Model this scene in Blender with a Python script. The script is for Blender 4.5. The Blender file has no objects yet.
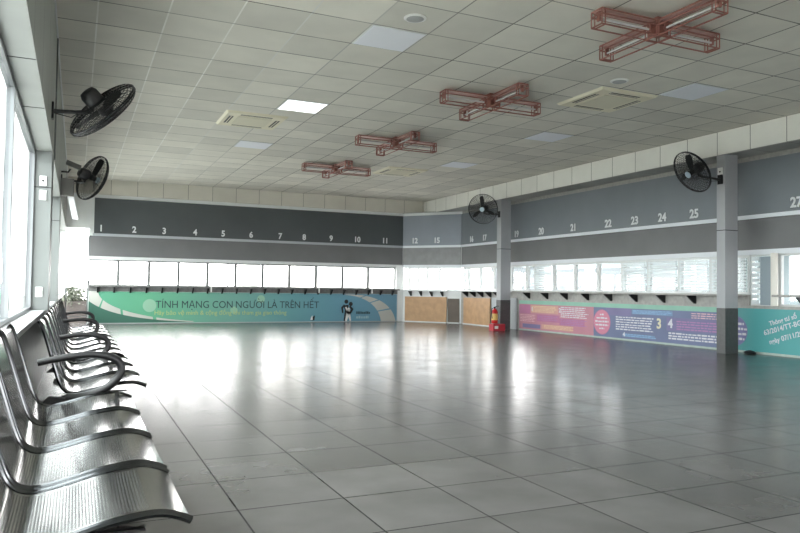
import bpy, bmesh, math, random
from mathutils import Vector, Matrix
random.seed(7)
SC = bpy.context.scene
COL = SC.collection

# ------------------------------------------------------------------ camera
cam_d = bpy.data.cameras.new('camera')
cam = bpy.data.objects.new('camera', cam_d)
COL.objects.link(cam)
SC.camera = cam
EYE = 0.9996
yaw, pitch, roll = .4301, .0316, -.0134
_c, _s, _cp, _sp, _cr, _sr = math.cos(yaw), math.sin(yaw), math.cos(pitch), math.sin(pitch), math.cos(roll), math.sin(roll)
R0 = Vector((_c, -_s, 0)); FH = Vector((_s, _c, 0)); Z = Vector((0, 0, 1))
CF = _cp*FH + _sp*Z; CU = -_sp*FH + _cp*Z
CR = _cr*R0 - _sr*CU; CUP = _sr*R0 + _cr*CU
mw = Matrix.Identity(4)
for i in range(3):
    mw[i][0] = CR[i]; mw[i][1] = CUP[i]; mw[i][2] = -CF[i]
mw[2][3] = EYE
cam.matrix_world = mw
cam_d.sensor_width = 36.0
cam_d.lens = 706.25/800*36.0
cam_d.clip_start = 0.05
cam_d.clip_end = 500

# ------------------------------------------------------------------ sky, light, exposure
wd = bpy.data.worlds.new('overcast_sky'); SC.world = wd; wd.use_nodes = True
nt = wd.node_tree; nt.nodes.clear()
wo = nt.nodes.new('ShaderNodeOutputWorld'); bg = nt.nodes.new('ShaderNodeBackground')
bg.inputs[0].default_value = (1.0, .985, .975, 1); bg.inputs[1].default_value = 7.0
nt.links.new(bg.outputs[0], wo.inputs[0])
SC.view_settings.view_transform = 'Standard'
SC.view_settings.look = 'None'
SC.view_settings.gamma = 1.0
SC.view_settings.use_curve_mapping = False
SC.view_settings.exposure = 1.45
SC.cycles.use_denoising = True
SC.cycles.max_bounces = 10
SC.cycles.diffuse_bounces = 6
SC.cycles.transparent_max_bounces = 16
SC.cycles.caustics_reflective = False
SC.cycles.caustics_refractive = False
SC.cycles.sample_clamp_indirect = 6

def portal(name, centre, normal, w, h):
    d = bpy.data.lights.new(name, 'AREA'); d.shape = 'RECTANGLE'; d.size = w; d.size_y = h
    d.cycles.is_portal = True
    o = bpy.data.objects.new(name, d); COL.objects.link(o)
    n = Vector(normal).normalized()
    zax = -n; yax = Vector((0, 0, 1)); xax = yax.cross(zax).normalized(); 
    m = Matrix((xax, yax, zax)).transposed().to_4x4(); m.translation = Vector(centre)
    o.matrix_world = m
portal('daylight_left', (-.47, 6.9, 1.55), (1, 0, 0), 25.6, 1.7)
portal('daylight_back', (4.6, 19.82, 1.32), (0, -1, 0), 8.7, .75)
portal('daylight_right', (10.5, 6.1, 1.33), (-1, 0, 0), 24.0, .75)
portal('daylight_corner', (9.80, 19.02, 1.33), (-.784, -.62, 0), 2.0, .75)
portal('daylight_front', (5, -6.2, 1.45), (0, 1, 0), 10.2, 1.1)
portal('daylight_door', (.02, 19.85, 1.2), (0, -1, 0), .6, 2.4)

# ------------------------------------------------------------------ materials
MATS = {}
def mat(name, col, rough=.6, metal=0, emit=None, es=0, spec=.5, trans=None, bump=0, bscale=60, var=0, vscale=3):
    if name in MATS: return MATS[name]
    m = bpy.data.materials.new(name); m.use_nodes = True
    n = m.node_tree.nodes; L = m.node_tree.links; b = n['Principled BSDF']
    b.inputs['Base Color'].default_value = (*col, 1)
    b.inputs['Roughness'].default_value = rough
    b.inputs['Metallic'].default_value = metal
    b.inputs['Specular IOR Level'].default_value = spec
    if emit:
        b.inputs['Emission Color'].default_value = (*emit, 1); b.inputs['Emission Strength'].default_value = es
    if var or bump:
        tc = n.new('ShaderNodeTexCoord')
    if var:
        ns = n.new('ShaderNodeTexNoise'); ns.inputs['Scale'].default_value = vscale; ns.inputs['Detail'].default_value = 6
        L.new(tc.outputs['Object'], ns.inputs['Vector'])
        mr = n.new('ShaderNodeMapRange'); mr.inputs[1].default_value = .3; mr.inputs[2].default_value = .7
        mr.inputs[3].default_value = 1-var; mr.inputs[4].default_value = 1+var
        L.new(ns.outputs[0], mr.inputs[0])
        mx = n.new('ShaderNodeVectorMath'); mx.operation = 'SCALE'; mx.inputs[0].default_value = col
        L.new(mr.outputs[0], mx.inputs['Scale']); L.new(mx.outputs[0], b.inputs['Base Color'])
    if bump:
        n2 = n.new('ShaderNodeTexNoise'); n2.inputs['Scale'].default_value = bscale
        L.new(tc.outputs['Object'], n2.inputs['Vector'])
        bp = n.new('ShaderNodeBump'); bp.inputs['Strength'].default_value = bump; bp.inputs['Distance'].default_value = .01
        L.new(n2.outputs[0], bp.inputs['Height']); L.new(bp.outputs[0], b.inputs['Normal'])
    MATS[name] = m
    return m

def line_mask(n, L, src, size, off, w):
    """1 inside a joint of half-width w, for a coordinate socket"""
    a = n.new('ShaderNodeMath'); a.operation = 'SUBTRACT'; L.new(src, a.inputs[0]); a.inputs[1].default_value = off
    d = n.new('ShaderNodeMath'); d.operation = 'DIVIDE'; L.new(a.outputs[0], d.inputs[0]); d.inputs[1].default_value = size
    f = n.new('ShaderNodeMath'); f.operation = 'ADD'; L.new(d.outputs[0], f.inputs[0]); f.inputs[1].default_value = .5
    fr = n.new('ShaderNodeMath'); fr.operation = 'FRACT'; L.new(f.outputs[0], fr.inputs[0])
    s = n.new('ShaderNodeMath'); s.operation = 'SUBTRACT'; L.new(fr.outputs[0], s.inputs[0]); s.inputs[1].default_value = .5
    ab = n.new('ShaderNodeMath'); ab.operation = 'ABSOLUTE'; L.new(s.outputs[0], ab.inputs[0])
    lt = n.new('ShaderNodeMath'); lt.operation = 'LESS_THAN'; L.new(ab.outputs[0], lt.inputs[0]); lt.inputs[1].default_value = w/size
    fl = n.new('ShaderNodeMath'); fl.operation = 'FLOOR'; L.new(d.outputs[0], fl.inputs[0])
    return lt.outputs[0], fl.outputs[0]

def tiled(name, base, size, off, w, jx, jy, rough, axes=(0, 1), var=.1, spec=.5, bump=.3, noise=.05, two=None, rvar=0, broken=0, jfade=None):
    """grid of tiles in object space: base colour, per tile variation, joints of their own colour"""
    m = bpy.data.materials.new(name); m.use_nodes = True
    n = m.node_tree.nodes; L = m.node_tree.links; b = n['Principled BSDF']
    tc = n.new('ShaderNodeTexCoord'); sp = n.new('ShaderNodeSeparateXYZ'); L.new(tc.outputs['Object'], sp.inputs[0])
    mx_, ix = line_mask(n, L, sp.outputs[axes[0]], size, off[0], w[0])
    if w[1] > 0: my_, iy = line_mask(n, L, sp.outputs[axes[1]], size, off[1], w[1])
    cb = n.new('ShaderNodeCombineXYZ'); L.new(ix, cb.inputs[0])
    if w[1] > 0: L.new(iy, cb.inputs[1])
    wn = n.new('ShaderNodeTexWhiteNoise'); L.new(cb.outputs[0], wn.inputs[0])
    ns = n.new('ShaderNodeTexNoise'); ns.inputs['Scale'].default_value = 2.2; ns.inputs['Detail'].default_value = 8; L.new(tc.outputs['Object'], ns.inputs[0])
    mr = n.new('ShaderNodeMapRange'); mr.inputs[3].default_value = 1-var; mr.inputs[4].default_value = 1+var; L.new(wn.outputs[0], mr.inputs[0])
    mr2 = n.new('ShaderNodeMapRange'); mr2.inputs[1].default_value = .3; mr2.inputs[2].default_value = .7
    mr2.inputs[3].default_value = 1-noise; mr2.inputs[4].default_value = 1+noise; L.new(ns.outputs[0], mr2.inputs[0])
    mu = n.new('ShaderNodeMath'); mu.operation = 'MULTIPLY'; L.new(mr.outputs[0], mu.inputs[0]); L.new(mr2.outputs[0], mu.inputs[1])
    sc = n.new('ShaderNodeVectorMath'); sc.operation = 'SCALE'; sc.inputs[0].default_value = base; L.new(mu.outputs[0], sc.inputs['Scale'])
    cur = sc.outputs[0]
    for k, (msk, jc) in enumerate([(mx_, jx)] + ([(my_, jy)] if w[1] > 0 else [])):
        mm = n.new('ShaderNodeMix'); mm.data_type = 'RGBA'
        src = msk
        if broken:
            nb = n.new('ShaderNodeTexNoise'); nb.inputs['Scale'].default_value = 1.3; L.new(tc.outputs['Object'], nb.inputs[0])
            rr = n.new('ShaderNodeMapRange'); rr.inputs[1].default_value = .4; rr.inputs[2].default_value = .6
            rr.inputs[3].default_value = 1-broken; rr.inputs[4].default_value = 1; L.new(nb.outputs[0], rr.inputs[0])
            q = n.new('ShaderNodeMath'); q.operation = 'MULTIPLY'; L.new(msk, q.inputs[0]); L.new(rr.outputs[0], q.inputs[1]); src = q.outputs[0]
        L.new(src, mm.inputs[0]); L.new(cur, mm.inputs[6]); mm.inputs[7].default_value = (*jc, 1)
        if jfade and k == 0:      # glancing light painted into the joint colour: bright by the windows, dark further in
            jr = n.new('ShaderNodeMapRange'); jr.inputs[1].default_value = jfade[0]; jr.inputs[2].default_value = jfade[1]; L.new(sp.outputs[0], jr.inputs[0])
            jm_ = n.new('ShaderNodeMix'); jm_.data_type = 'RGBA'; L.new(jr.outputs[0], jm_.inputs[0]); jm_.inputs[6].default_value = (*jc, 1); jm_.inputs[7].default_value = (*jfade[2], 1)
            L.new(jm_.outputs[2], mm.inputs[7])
        cur = mm.outputs[2]
    L.new(cur, b.inputs['Base Color'])
    b.inputs['Roughness'].default_value = rough; b.inputs['Specular IOR Level'].default_value = spec
    jm = n.new('ShaderNodeMath'); jm.operation = 'MULTIPLY_ADD'
    if w[1] > 0:
        jx_ = n.new('ShaderNodeMath'); jx_.operation = 'MAXIMUM'; L.new(mx_, jx_.inputs[0]); L.new(my_, jx_.inputs[1]); L.new(jx_.outputs[0], jm.inputs[0])
    else: L.new(mx_, jm.inputs[0])
    jm.inputs[1].default_value = -spec*.95; jm.inputs[2].default_value = spec; L.new(jm.outputs[0], b.inputs['Specular IOR Level'])
    if rvar:
        rr = n.new('ShaderNodeMapRange'); rr.inputs[1].default_value = .3; rr.inputs[2].default_value = .7
        rr.inputs[3].default_value = rough-rvar; rr.inputs[4].default_value = rough+rvar; L.new(ns.outputs[0], rr.inputs[0]); L.new(rr.outputs[0], b.inputs['Roughness'])
    if bump:
        hh = n.new('ShaderNodeMath'); hh.operation = 'MAXIMUM'; L.new(mx_, hh.inputs[0])
        if w[1] > 0: L.new(my_, hh.inputs[1])
        inv = n.new('ShaderNodeMath'); inv.operation = 'SUBTRACT'; inv.inputs[0].default_value = 1; L.new(hh.outputs[0], inv.inputs[1])
        bp = n.new('ShaderNodeBump'); bp.inputs['Strength'].default_value = bump; bp.inputs['Distance'].default_value = .004
        L.new(inv.outputs[0], bp.inputs['Height']); L.new(bp.outputs[0], b.inputs['Normal'])
    MATS[name] = m
    return m

def glass_mat(name, tint=(.98, .98, .98), ior=1.45, rough=.02):
    m = bpy.data.materials.new(name); m.use_nodes = True; n = m.node_tree.nodes; L = m.node_tree.links; n.clear()
    o = n.new('ShaderNodeOutputMaterial'); t = n.new('ShaderNodeBsdfTransparent'); t.inputs[0].default_value = (*tint, 1)
    g = n.new('ShaderNodeBsdfGlossy'); g.inputs['Roughness'].default_value = rough
    fr = n.new('ShaderNodeFresnel'); geo = n.new('ShaderNodeNewGeometry'); im = n.new('ShaderNodeMix'); L.new(geo.outputs['Backfacing'], im.inputs[0]); im.inputs[2].default_value = ior; im.inputs[3].default_value = 1/ior
    L.new(im.outputs[0], fr.inputs[0])
    mx = n.new('ShaderNodeMixShader'); L.new(fr.outputs[0], mx.inputs[0]); L.new(t.outputs[0], mx.inputs[1]); L.new(g.outputs[0], mx.inputs[2])
    L.new(mx.outputs[0], o.inputs[0]); MATS[name] = m
    return m

FLOOR = tiled('floor_tiles', (.112, .110, .107), .5008, (.6853, 4.1971), (.0042, .0042), (.02, .02, .02), (.02, .02, .02), .22, var=.12, spec=.42, noise=.14, rvar=.03, broken=.2, bump=.8)
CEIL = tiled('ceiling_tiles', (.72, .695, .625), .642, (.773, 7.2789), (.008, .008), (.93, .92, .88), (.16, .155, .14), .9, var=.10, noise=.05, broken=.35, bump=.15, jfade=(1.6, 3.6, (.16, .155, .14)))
CLAD = tiled('beam_cladding_tiles', (.66, .63, .56), .642, (.773, 7.2789), (.005, 0), (.2, .19, .17), None, .7, axes=(0, 1), var=.03, noise=.04, bump=.1)
CLADY = tiled('beam_cladding_side_tiles', (.80, .79, .74), .642, (7.2789, 0), (.006, 0), (.22, .21, .19), None, .7, axes=(1, 2), var=.03, noise=.04, bump=.1)
CLADL = tiled('left_beam_cladding', (.30, .32, .30), 1.1, (.1, 0), (.006, 0), (.1, .1, .1), None, .6, axes=(1, 2), var=.03, noise=.05, bump=.1)
GLASS = glass_mat('window_glass', ior=1.45)
GLASSL = glass_mat('left_window_glass', ior=1.45, tint=(.86, .90, .90))
WHITE = mat('white_paint', (.78, .80, .80), .6, var=.04)
GREYW = mat('grey_wall_paint', (.42, .44, .45), .6, var=.05)
PIER = mat('pier_grey_paint', (.16, .172, .168), .5, var=.05)
DARKW = mat('polished_dark_stone', (.05, .055, .055), .38, spec=.2, var=.3, vscale=8)
SILL = mat('pale_sill_stone', (.50, .51, .52), .35, var=.06)
ALU = mat('grey_aluminium_frame', (.40, .42, .43), .4, .3)
LALU = mat('left_window_aluminium', (.22, .23, .24), .3, .6)
DALU = mat('dark_aluminium_frame', (.17, .18, .18), .4, .3)
PALU = mat('pale_aluminium_frame', (.68, .70, .70), .4)
PANEL_D = mat('dark_slate_panel', (.062, .072, .078), .45, var=.08, vscale=1.5)
PANEL_G = mat('slate_grey_panel', (.15, .152, .155), .5, var=.07, vscale=2)
PANEL_B = mat('blue_grey_panel', (.24, .265, .31), .45, var=.06, vscale=1.5)
PANEL_S = mat('steel_grey_panel', (.18, .20, .225), .45, var=.06, vscale=1.5)
PANEL_SG = mat('stone_grey_panel', (.25, .25, .255), .55, var=.12, vscale=5)
STRIP = mat('pale_grey_strip', (.42, .45, .48), .4)
STRIPW = mat('white_strip', (.75, .78, .82), .4)
NUM = mat('white_lettering', (.72, .74, .76), .5)
STONE = mat('counter_granite', (.36, .35, .33), .5, var=.15, vscale=14)
DSTONE = mat('dark_counter_granite', (.16, .16, .155), .4, var=.2, vscale=14)
BLACK = mat('black_plastic', (.012, .012, .013), .4)
BLACKM = mat('black_metal', (.02, .02, .022), .35, .5)
CHROME = mat('chrome_tube', (.62, .63, .65), .12, 1)
DSTEEL = mat('dark_steel_edge', (.10, .105, .11), .16, 1)
COPPER = mat('copper_painted_metal', (.29, .115, .09), .45, .1)
COPPERP = mat('copper_reflector', (.60, .38, .33), .45, .3)
TUBE = mat('fluorescent_tube_glass', (.62, .60, .60), .25)
BEIGE = mat('beige_plastic', (.80, .75, .58), .5)
BEIGED = mat('beige_grille', (.74, .70, .55), .6, bump=.3, bscale=300)
PLY = mat('plywood', (.52, .32, .175), .6, var=.12, vscale=6)
PLYD = mat('dark_brown_board', (.12, .095, .075), .6, var=.12, vscale=6)  # the board's own dark brown
RED = mat('red_enamel', (.55, .02, .02), .3)
REDB = mat('red_box_paint', (.50, .03, .05), .45)
YEL = mat('yellow_label', (.75, .5, .15), .5)
COLG = mat('column_paint', (.37, .38, .40), .5, var=.03)
COLD = mat('dark_column_paint', (.08, .08, .082), .45, var=.12, vscale=20)
SOCK = mat('socket_plastic', (.8, .8, .78), .4)

# ------------------------------------------------------------------ mesh helpers
class MB:
    def __init__(s): s.v = []; s.f = []; s.uv = None
    def add(s, vs, fs):
        k = len(s.v); s.v += [tuple(p) for p in vs]; s.f += [tuple(i+k for i in f) for f in fs]
    def box(s, x0, x1, y0, y1, z0, z1):
        s.add([(x, y, z) for x in (x0, x1) for y in (y0, y1) for z in (z0, z1)],
              [(0, 1, 3, 2), (4, 6, 7, 5), (0, 4, 5, 1), (2, 3, 7, 6), (0, 2, 6, 4), (1, 5, 7, 3)])
        return s
    def obox(s, o, ax, ay, az):
        o, ax, ay, az = map(Vector, (o, ax, ay, az))
        s.add([o+i*ax+j*ay+k*az for i in (0, 1) for j in (0, 1) for k in (0, 1)],
              [(0, 1, 3, 2), (4, 6, 7, 5), (0, 4, 5, 1), (2, 3, 7, 6), (0, 2, 6, 4), (1, 5, 7, 3)])
        return s
    def tube(s, pts, r, n=8, closed=False, cap=True):
        pts = [Vector(p) for p in pts]; N = len(pts); rs = r if isinstance(r, (list, tuple)) else [r]*N
        vs = []; fs = []; prev = None
        for i, p in enumerate(pts):
            if closed: t = pts[(i+1) % N]-pts[i-1]
            else: t = pts[min(i+1, N-1)]-pts[max(i-1, 0)]
            t.normalize()
            if prev is None:
                a = Vector((0, 0, 1)) if abs(t.z) < .9 else Vector((1, 0, 0))
                u = t.cross(a).normalized()
            else:
                u = (prev-t*prev.dot(t)).normalized()
            prev = u; w = t.cross(u)
            for k in range(n):
                an = 2*math.pi*k/n; vs.append(p+rs[i]*(math.cos(an)*u+math.sin(an)*w))
        for i in range(N if closed else N-1):
            for k in range(n):
                a = i*n+k; b = i*n+(k+1) % n; c = ((i+1) % N)*n+(k+1) % n; d = ((i+1) % N)*n+k
                fs.append((a, b, c, d))
        if cap and not closed:
            fs.append(tuple(range(n))[::-1]); fs.append(tuple((N-1)*n+k for k in range(n)))
        s.add(vs, fs); return s
    def lathe(s, prof, o=(0, 0, 0), axis=(0, 0, 1), n=24, ref=None):
        o = Vector(o); w = Vector(axis).normalized(); a = Vector((0, 0, 1)) if abs(w.z) < .9 else Vector((1, 0, 0))
        u = w.cross(a).normalized(); v = w.cross(u); vs = []; fs = []
        for (r, h) in prof:
            for k in range(n):
                an = 2*math.pi*k/n; vs.append(o+w*h+max(r, 1e-4)*(math.cos(an)*u+math.sin(an)*v))
        for i in range(len(prof)-1):
            for k in range(n):
                fs.append((i*n+k, i*n+(k+1) % n, (i+1)*n+(k+1) % n, (i+1)*n+k))
        fs.append(tuple(range(n))[::-1]); fs.append(tuple((len(prof)-1)*n+k for k in range(n)))
        s.add(vs, fs); return s
    def poly(s, pts): s.add(pts, [tuple(range(len(pts)))]); return s
    def prism(s, pts, ext):
        e = Vector(ext); n = len(pts); P = [Vector(p) for p in pts]
        s.add(P+[p+e for p in P], [tuple(range(n))[::-1], tuple(range(n, 2*n))]+[(i, (i+1) % n, n+(i+1) % n, n+i) for i in range(n)])
        return s
    def build(s, name, m, parent=None, loc=(0, 0, 0), smooth=0, bevel=0):
        me = bpy.data.meshes.new(name); me.from_pydata(s.v, [], s.f)
        bm = bmesh.new(); bm.from_mesh(me); bmesh.ops.recalc_face_normals(bm, faces=bm.faces)
        if bevel: bmesh.ops.bevel(bm, geom=[e for e in bm.edges if len(e.link_faces) == 2 and e.calc_face_angle(0) > .6], offset=bevel, segments=2, affect='EDGES', profile=.6)
        bm.to_mesh(me); bm.free()
        me.materials.append(m)
        if smooth:
            me.polygons.foreach_set('use_smooth', [True]*len(me.polygons))
            me.set_sharp_from_angle(angle=smooth)
        o = bpy.data.objects.new(name, me); COL.objects.link(o); o.location = loc
        if parent: o.parent = parent
        return o

def tag(o, label, cat, group=None):
    o['label'] = label; o['category'] = cat
    if group: o['group'] = group
    return o
def thing(name, label, cat, loc, rz=0, group=None):
    o = bpy.data.objects.new(name, None); COL.objects.link(o); o.location = loc; o.rotation_euler = (0, 0, rz)
    o.empty_display_size = .1
    return tag(o, label, cat, group)
def struct(o): o['kind'] = 'structure'; return o
def copy_tree(o, parent=None):
    c = o.copy(); COL.objects.link(c); c.parent = parent
    for ch in [k for k in COL.objects if k.parent == o]: copy_tree(ch, c)
    return c
SM = math.radians(40)

def text_mesh(name, body, size, m, parent=None, origin=(0, 0, 0), ax=(1, 0, 0), up=(0, 0, 1), align='LEFT', depth=.002, sx=1, bold=0, loc=(0, 0, 0)):
    cu = bpy.data.curves.new(name, 'FONT'); cu.body = body; cu.size = 1; cu.align_x = align; cu.extrude = depth/size; cu.offset = bold/size; cu.resolution_u = 3
    t = bpy.data.objects.new(name, cu); COL.objects.link(t)
    dg = bpy.context.evaluated_depsgraph_get(); me = bpy.data.meshes.new_from_object(t.evaluated_get(dg))
    bpy.data.objects.remove(t); bpy.data.curves.remove(cu)
    a = Vector(ax).normalized(); u = Vector(up).normalized(); nn = a.cross(u)
    for v in me.vertices:
        p = v.co*size; v.co = Vector(origin)+a*p.x*sx+u*p.y+nn*p.z
    me.name = name; me.materials.clear(); me.materials.append(m)
    o = bpy.data.objects.new(name, me); COL.objects.link(o); o.location = loc
    if parent: o.parent = parent
    return o

# ------------------------------------------------------------------ room shell
H = 3.7116; XL = -.25; XR = 10.334; YB = 19.70; YF = -6.0; XB = 9.80; ZB = 3.326
FA = Vector((9.123, YB, 0)); FB = Vector((XR, 18.17, 0))
struct(MB().prism([(-.46, YF, -.12), (XR, YF, -.12), (XR, 18.17, -.12), (9.123, YB, -.12), (9.123, YB+.2, -.12), (-.46, YB+.2, -.12)], (0, 0, .12)).build('floor', FLOOR))
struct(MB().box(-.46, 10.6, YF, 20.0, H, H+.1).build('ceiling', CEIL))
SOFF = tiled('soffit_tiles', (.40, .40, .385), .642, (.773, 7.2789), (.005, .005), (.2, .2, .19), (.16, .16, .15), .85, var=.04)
c = struct(MB().box(XB, 10.6, YF, 19.62, ZB, H).build('trim_1', CLADY))          # side beam
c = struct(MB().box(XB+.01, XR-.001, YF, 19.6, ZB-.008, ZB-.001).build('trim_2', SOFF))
c = struct(MB().box(XL, XB, 19.62, 20.0, ZB, H).build('trim_3', CLAD))           # back beam
# left wall: low wall, sill, piers, head beam
lw = MB().box(-.46, -.30, YF, YB, 0, .70)
struct(lw.build('wall_left', DARKW))
struct(MB().box(-.46, -.275, YF, YB, .70, .735).build('trim_4', SILL, bevel=.004))
struct(MB().box(-.46, XL, YF, YB, 2.36, H).build('trim_5', CLADL))
struct(MB().box(-.455, XL+.002, YF, YB, 2.352, 2.36).build('trim_6', mat('beam_soffit_paint', (.32, .33, .32), .6, var=.04)))
for k, y in enumerate((4.75, 6.05)):
    struct(MB().box(-.42, XL, y, y+.008, 2.349, 2.352).build('trim_%d' % (15+k), BLACK))
for k, (a, b) in enumerate([(8.0, 8.55), (12.1, 12.7), (4.0-8.0, 4.5-8.0), (-.6, 0)]):
    p = struct(MB().box(-.42, XL, a, b, .735, 2.352).build('trim_%d' % (7+k), PIER))
    struct(MB().box(-.425, XL+.003, a-.003, b+.003, 1.975, 1.985).build('joint', BLACK, p))
struct(MB().box(XL, XL+.014, 8.5, 8.56, 2.352, H).build('trim_11', mat('dark_pipe_paint', (.10, .11, .11), .5)))
struct(MB().box(XL, XL+.015, YF, 19.6, H-.03, H-.004).build('trim_12', WHITE))
# unseen front wall, window band added for light from behind; outer lower walls
fw_ = MB().box(-.46, 10.5, YF-.15, YF, 2.0, H).box(-.46, 10.5, YF-.15, YF, 0, .9)
for x in (-.3, 2.3, 4.9, 7.5, 10.3): fw_.box(x-.15, x+.15, YF-.15, YF, .9, 2.0)
struct(fw_.build('unseen_wall_front', GREYW))
bw = MB().box(.29, 9.10, YB, YB+.15, 0, .98).box(-.46, XL, YB, YB+.15, .735, H).box(XL, .29, YB, YB+.15, 2.44, ZB).box(.29, 9.16, YB+.02, YB+.15, 1.65, ZB)
struct(bw.build('wall_back', WHITE))
d = (FB-FA).normalized(); nf = Vector((-d.y, d.x, 0))      # outward normal of the corner facet
if nf.x < 0: nf = -nf
LF = (FB-FA).length
cw = MB().obox(FA+nf*.0, d*LF, nf*.15, (0, 0, .98)).obox(FA+nf*.02+Z*1.65, d*LF, nf*.13, (0, 0, ZB-1.65))
struct(cw.build('wall_corner', WHITE))
rw = MB().box(XR, XR+.15, 8.38, 18.25, 0, .98).box(XR, XR+.15, YF, 8.38, 0, .80).box(XR+.02, XR+.15, YF, 18.2, 1.65, ZB)
struct(rw.build('wall_right', STONE))

struct(MB().box(8.91, 9.17, YB-.02, YB+.15, 0, 1.70).build('trim_13', WHITE))
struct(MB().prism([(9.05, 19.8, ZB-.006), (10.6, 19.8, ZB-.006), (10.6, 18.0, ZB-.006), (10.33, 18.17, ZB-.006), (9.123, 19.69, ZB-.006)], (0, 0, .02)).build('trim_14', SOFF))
# fascia panels above the ticket windows
def fascia(n, p0, p1, m_up, m_strip, m_low, out, up0=0, split=True):
    """upper band, ledge strip, lower band and pale bottom rail along p0-p1; out = normal into the hall"""
    p0 = Vector(p0); p1 = Vector(p1); dd = p1-p0; u = dd.normalized(); out = Vector(out)
    a = struct(MB().obox(p0+u*up0+Z*2.322, dd-u*up0, out*.035, (0, 0, 3.235-2.322)).build('trim_%d' % n, m_up))
    b = struct(MB().obox(p0+u*up0*.8+Z*2.255, dd-u*up0*.8, out*.05, (0, 0, .066)).build('trim_%d' % (n+1), m_strip))
    c = struct(MB().obox(p0+Z*1.735, dd, out*.02, (0, 0, .519)).build('trim_%d' % (n+2), m_low))
    e = struct(MB().obox(p0+Z*1.65, dd, out*.03, (0, 0, .084)).build('trim_%d' % (n+3), m_strip if m_strip is STRIPW else PALU))
fascia(20, (.27, YB+.02, 0), (9.123, YB+.02, 0), PANEL_D, STRIP, PANEL_G, (0, -1, 0), .124)
fascia(30, FA+nf*.02+d*.01, FB+nf*.02-d*.02, PANEL_B, STRIPW, PANEL_SG, -nf)
fascia(40, (XR+.02, 18.17, 0), (XR+.02, 14.6, 0), PANEL_S, STRIPW, PANEL_G, (-1, 0, 0))
fascia(50, (XR+.02, 14.6, 0), (XR+.02, YF, 0), PANEL_S, STRIPW, PANEL_G, (-1, 0, 0))

# numerals over the counters
def numeral(body, p, ax, where):
    o = text_mesh('counter_numeral', body, .225, NUM, None, (0, 0, -.075), ax, (0, 0, 1), 'CENTER', .004, sx=.92, bold=.007, loc=p)
    tag(o, 'white numeral %s on the %s' % (body, where), 'number', 'numerals over the ticket counters')
for n, x in zip(range(1, 12), [.56, 1.36, 2.11, 2.91, 3.66, 4.43, 5.26, 5.97, 6.79, 7.61, 8.52]):
    numeral(str(n), (x, YB-.021, 2.455), (1, 0, 0), 'dark back wall band')
for n, s in ((12, .212), (15, .589)):
    numeral(str(n), FA+d*LF*s-nf*.021+Z*2.47, d, 'blue-grey corner band')
for n, y in zip((16, 17, 19, 20, 21, 22, 23, 24, 25, 27), (17.58, 16.87, 15.30, 14.23, 13.0, 11.84, 11.05, 10.31, 9.53, 7.50)):
    numeral(str(n), (XR-.021, y, 2.455), (0, -1, 0), 'grey right wall band')

# ------------------------------------------------------------------ windows
WN = [0]
def window(p0, p1, z0, z1, m=ALU, fw=.04, fd=.06, out=None, kind='glass', mid=(), gm=None):
    """one bay: frame (named window_n) with a pane, laid along p0-p1"""
    WN[0] += 1
    p0 = Vector(p0); p1 = Vector(p1); u = (p1-p0).normalized(); ln = (p1-p0).length; nrm = Vector((u.y, -u.x, 0))
    f = MB(); loc = p0+Z*z0
    hh = z1-z0
    for (a, b, c_, d_) in ((0, fw, 0, hh), (ln-fw, ln, 0, hh), (fw, ln-fw, 0, fw), (fw, ln-fw, hh-fw, hh)):
        f.obox(u*a+Z*c_-nrm*fd/2, u*(b-a), nrm*fd, Z*(d_-c_))
    for q in mid: f.obox(u*(q*ln-.012)+Z*fw-nrm*.02, u*.024, nrm*.04, Z*(hh-2*fw))
    w = struct(f.build('window_%d' % WN[0], m, None, loc))
    g = MB().obox(u*fw+Z*fw-nrm*.003, u*(ln-2*fw), nrm*.006, Z*(hh-2*fw)); struct(g.build('pane', gm or GLASS, w))
    if kind == 'louver':
        b = MB(); n = 11; 
        for k in range(n):
            zc = fw+(k+.5)*(hh-2*fw)/n
            b.obox(u*(fw+.005)+Z*(zc-.02)+nrm*.05, u*(ln-2*fw-.01), nrm*.035, Z*.036+nrm*.0)
        struct(b.build('louver_blades', LOUV, w))
    return w
LOUV = mat('pale_louver_glass', (.74, .80, .82), .35)
xs = [.29, 1.0, 1.76, 2.51, 3.27, 4.04, 4.80, 5.57, 6.37, 7.19, 8.01, 8.91]
for k in range(11):
    window((xs[k], YB+.08, 0), (xs[k+1], YB+.08, 0), .98, 1.65, DALU, .036, .06, mid=(.72,) if k in (4,) else ())
cs = [.03, .115, .272, .426, .629, .985]
for k in range(len(cs)-1):
    window(FA+d*LF*cs[k]+nf*.07, FA+d*LF*cs[k+1]+nf*.07, .98, 1.65, PALU, .028, .06, kind='louver' if k == 4 else 'glass')
ys = [18.10, 17.85, 17.18, 16.45, 15.62, 14.91, 14.54, 13.81, 13.01, 12.23, 11.46, 10.73, 9.93, 9.19, 8.40]
kinds = ['glass', 'glass', 'glass', 'glass', 'glass', 'glass', 'louver', 'glass', 'glass', 'glass', 'louver', 'louver', 'louver', 'louver']
for k in range(14):
    window((XR+.07, ys[k], 0), (XR+.07, ys[k+1], 0), .98, 1.65, PALU, .045, .07, kind=kinds[k])
window((XR+.07, 8.38, 0), (XR+.07, 7.84, 0), .80, 1.65, PALU, .03, .06)
for y in (7.84, 6.9, 6.0, 5.1, 4.2, 3.3, 2.4, 1.5, .6, -.3, -1.2, -2.1, -3.0, -3.9, -4.8):
    window((XR+.07, y, 0), (XR+.07, y-.9, 0), .80, 1.65, PALU, .03, .06)
for x in (-.15, 2.45, 5.05, 7.65):  # unseen front windows, added to light the hall from behind
    window((x, YF-.07, 0), (x+2.3+(.2 if x > 7 else 0), YF-.07, 0), .9, 2.0, ALU, .05, .06, mid=(.33, .66))
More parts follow.
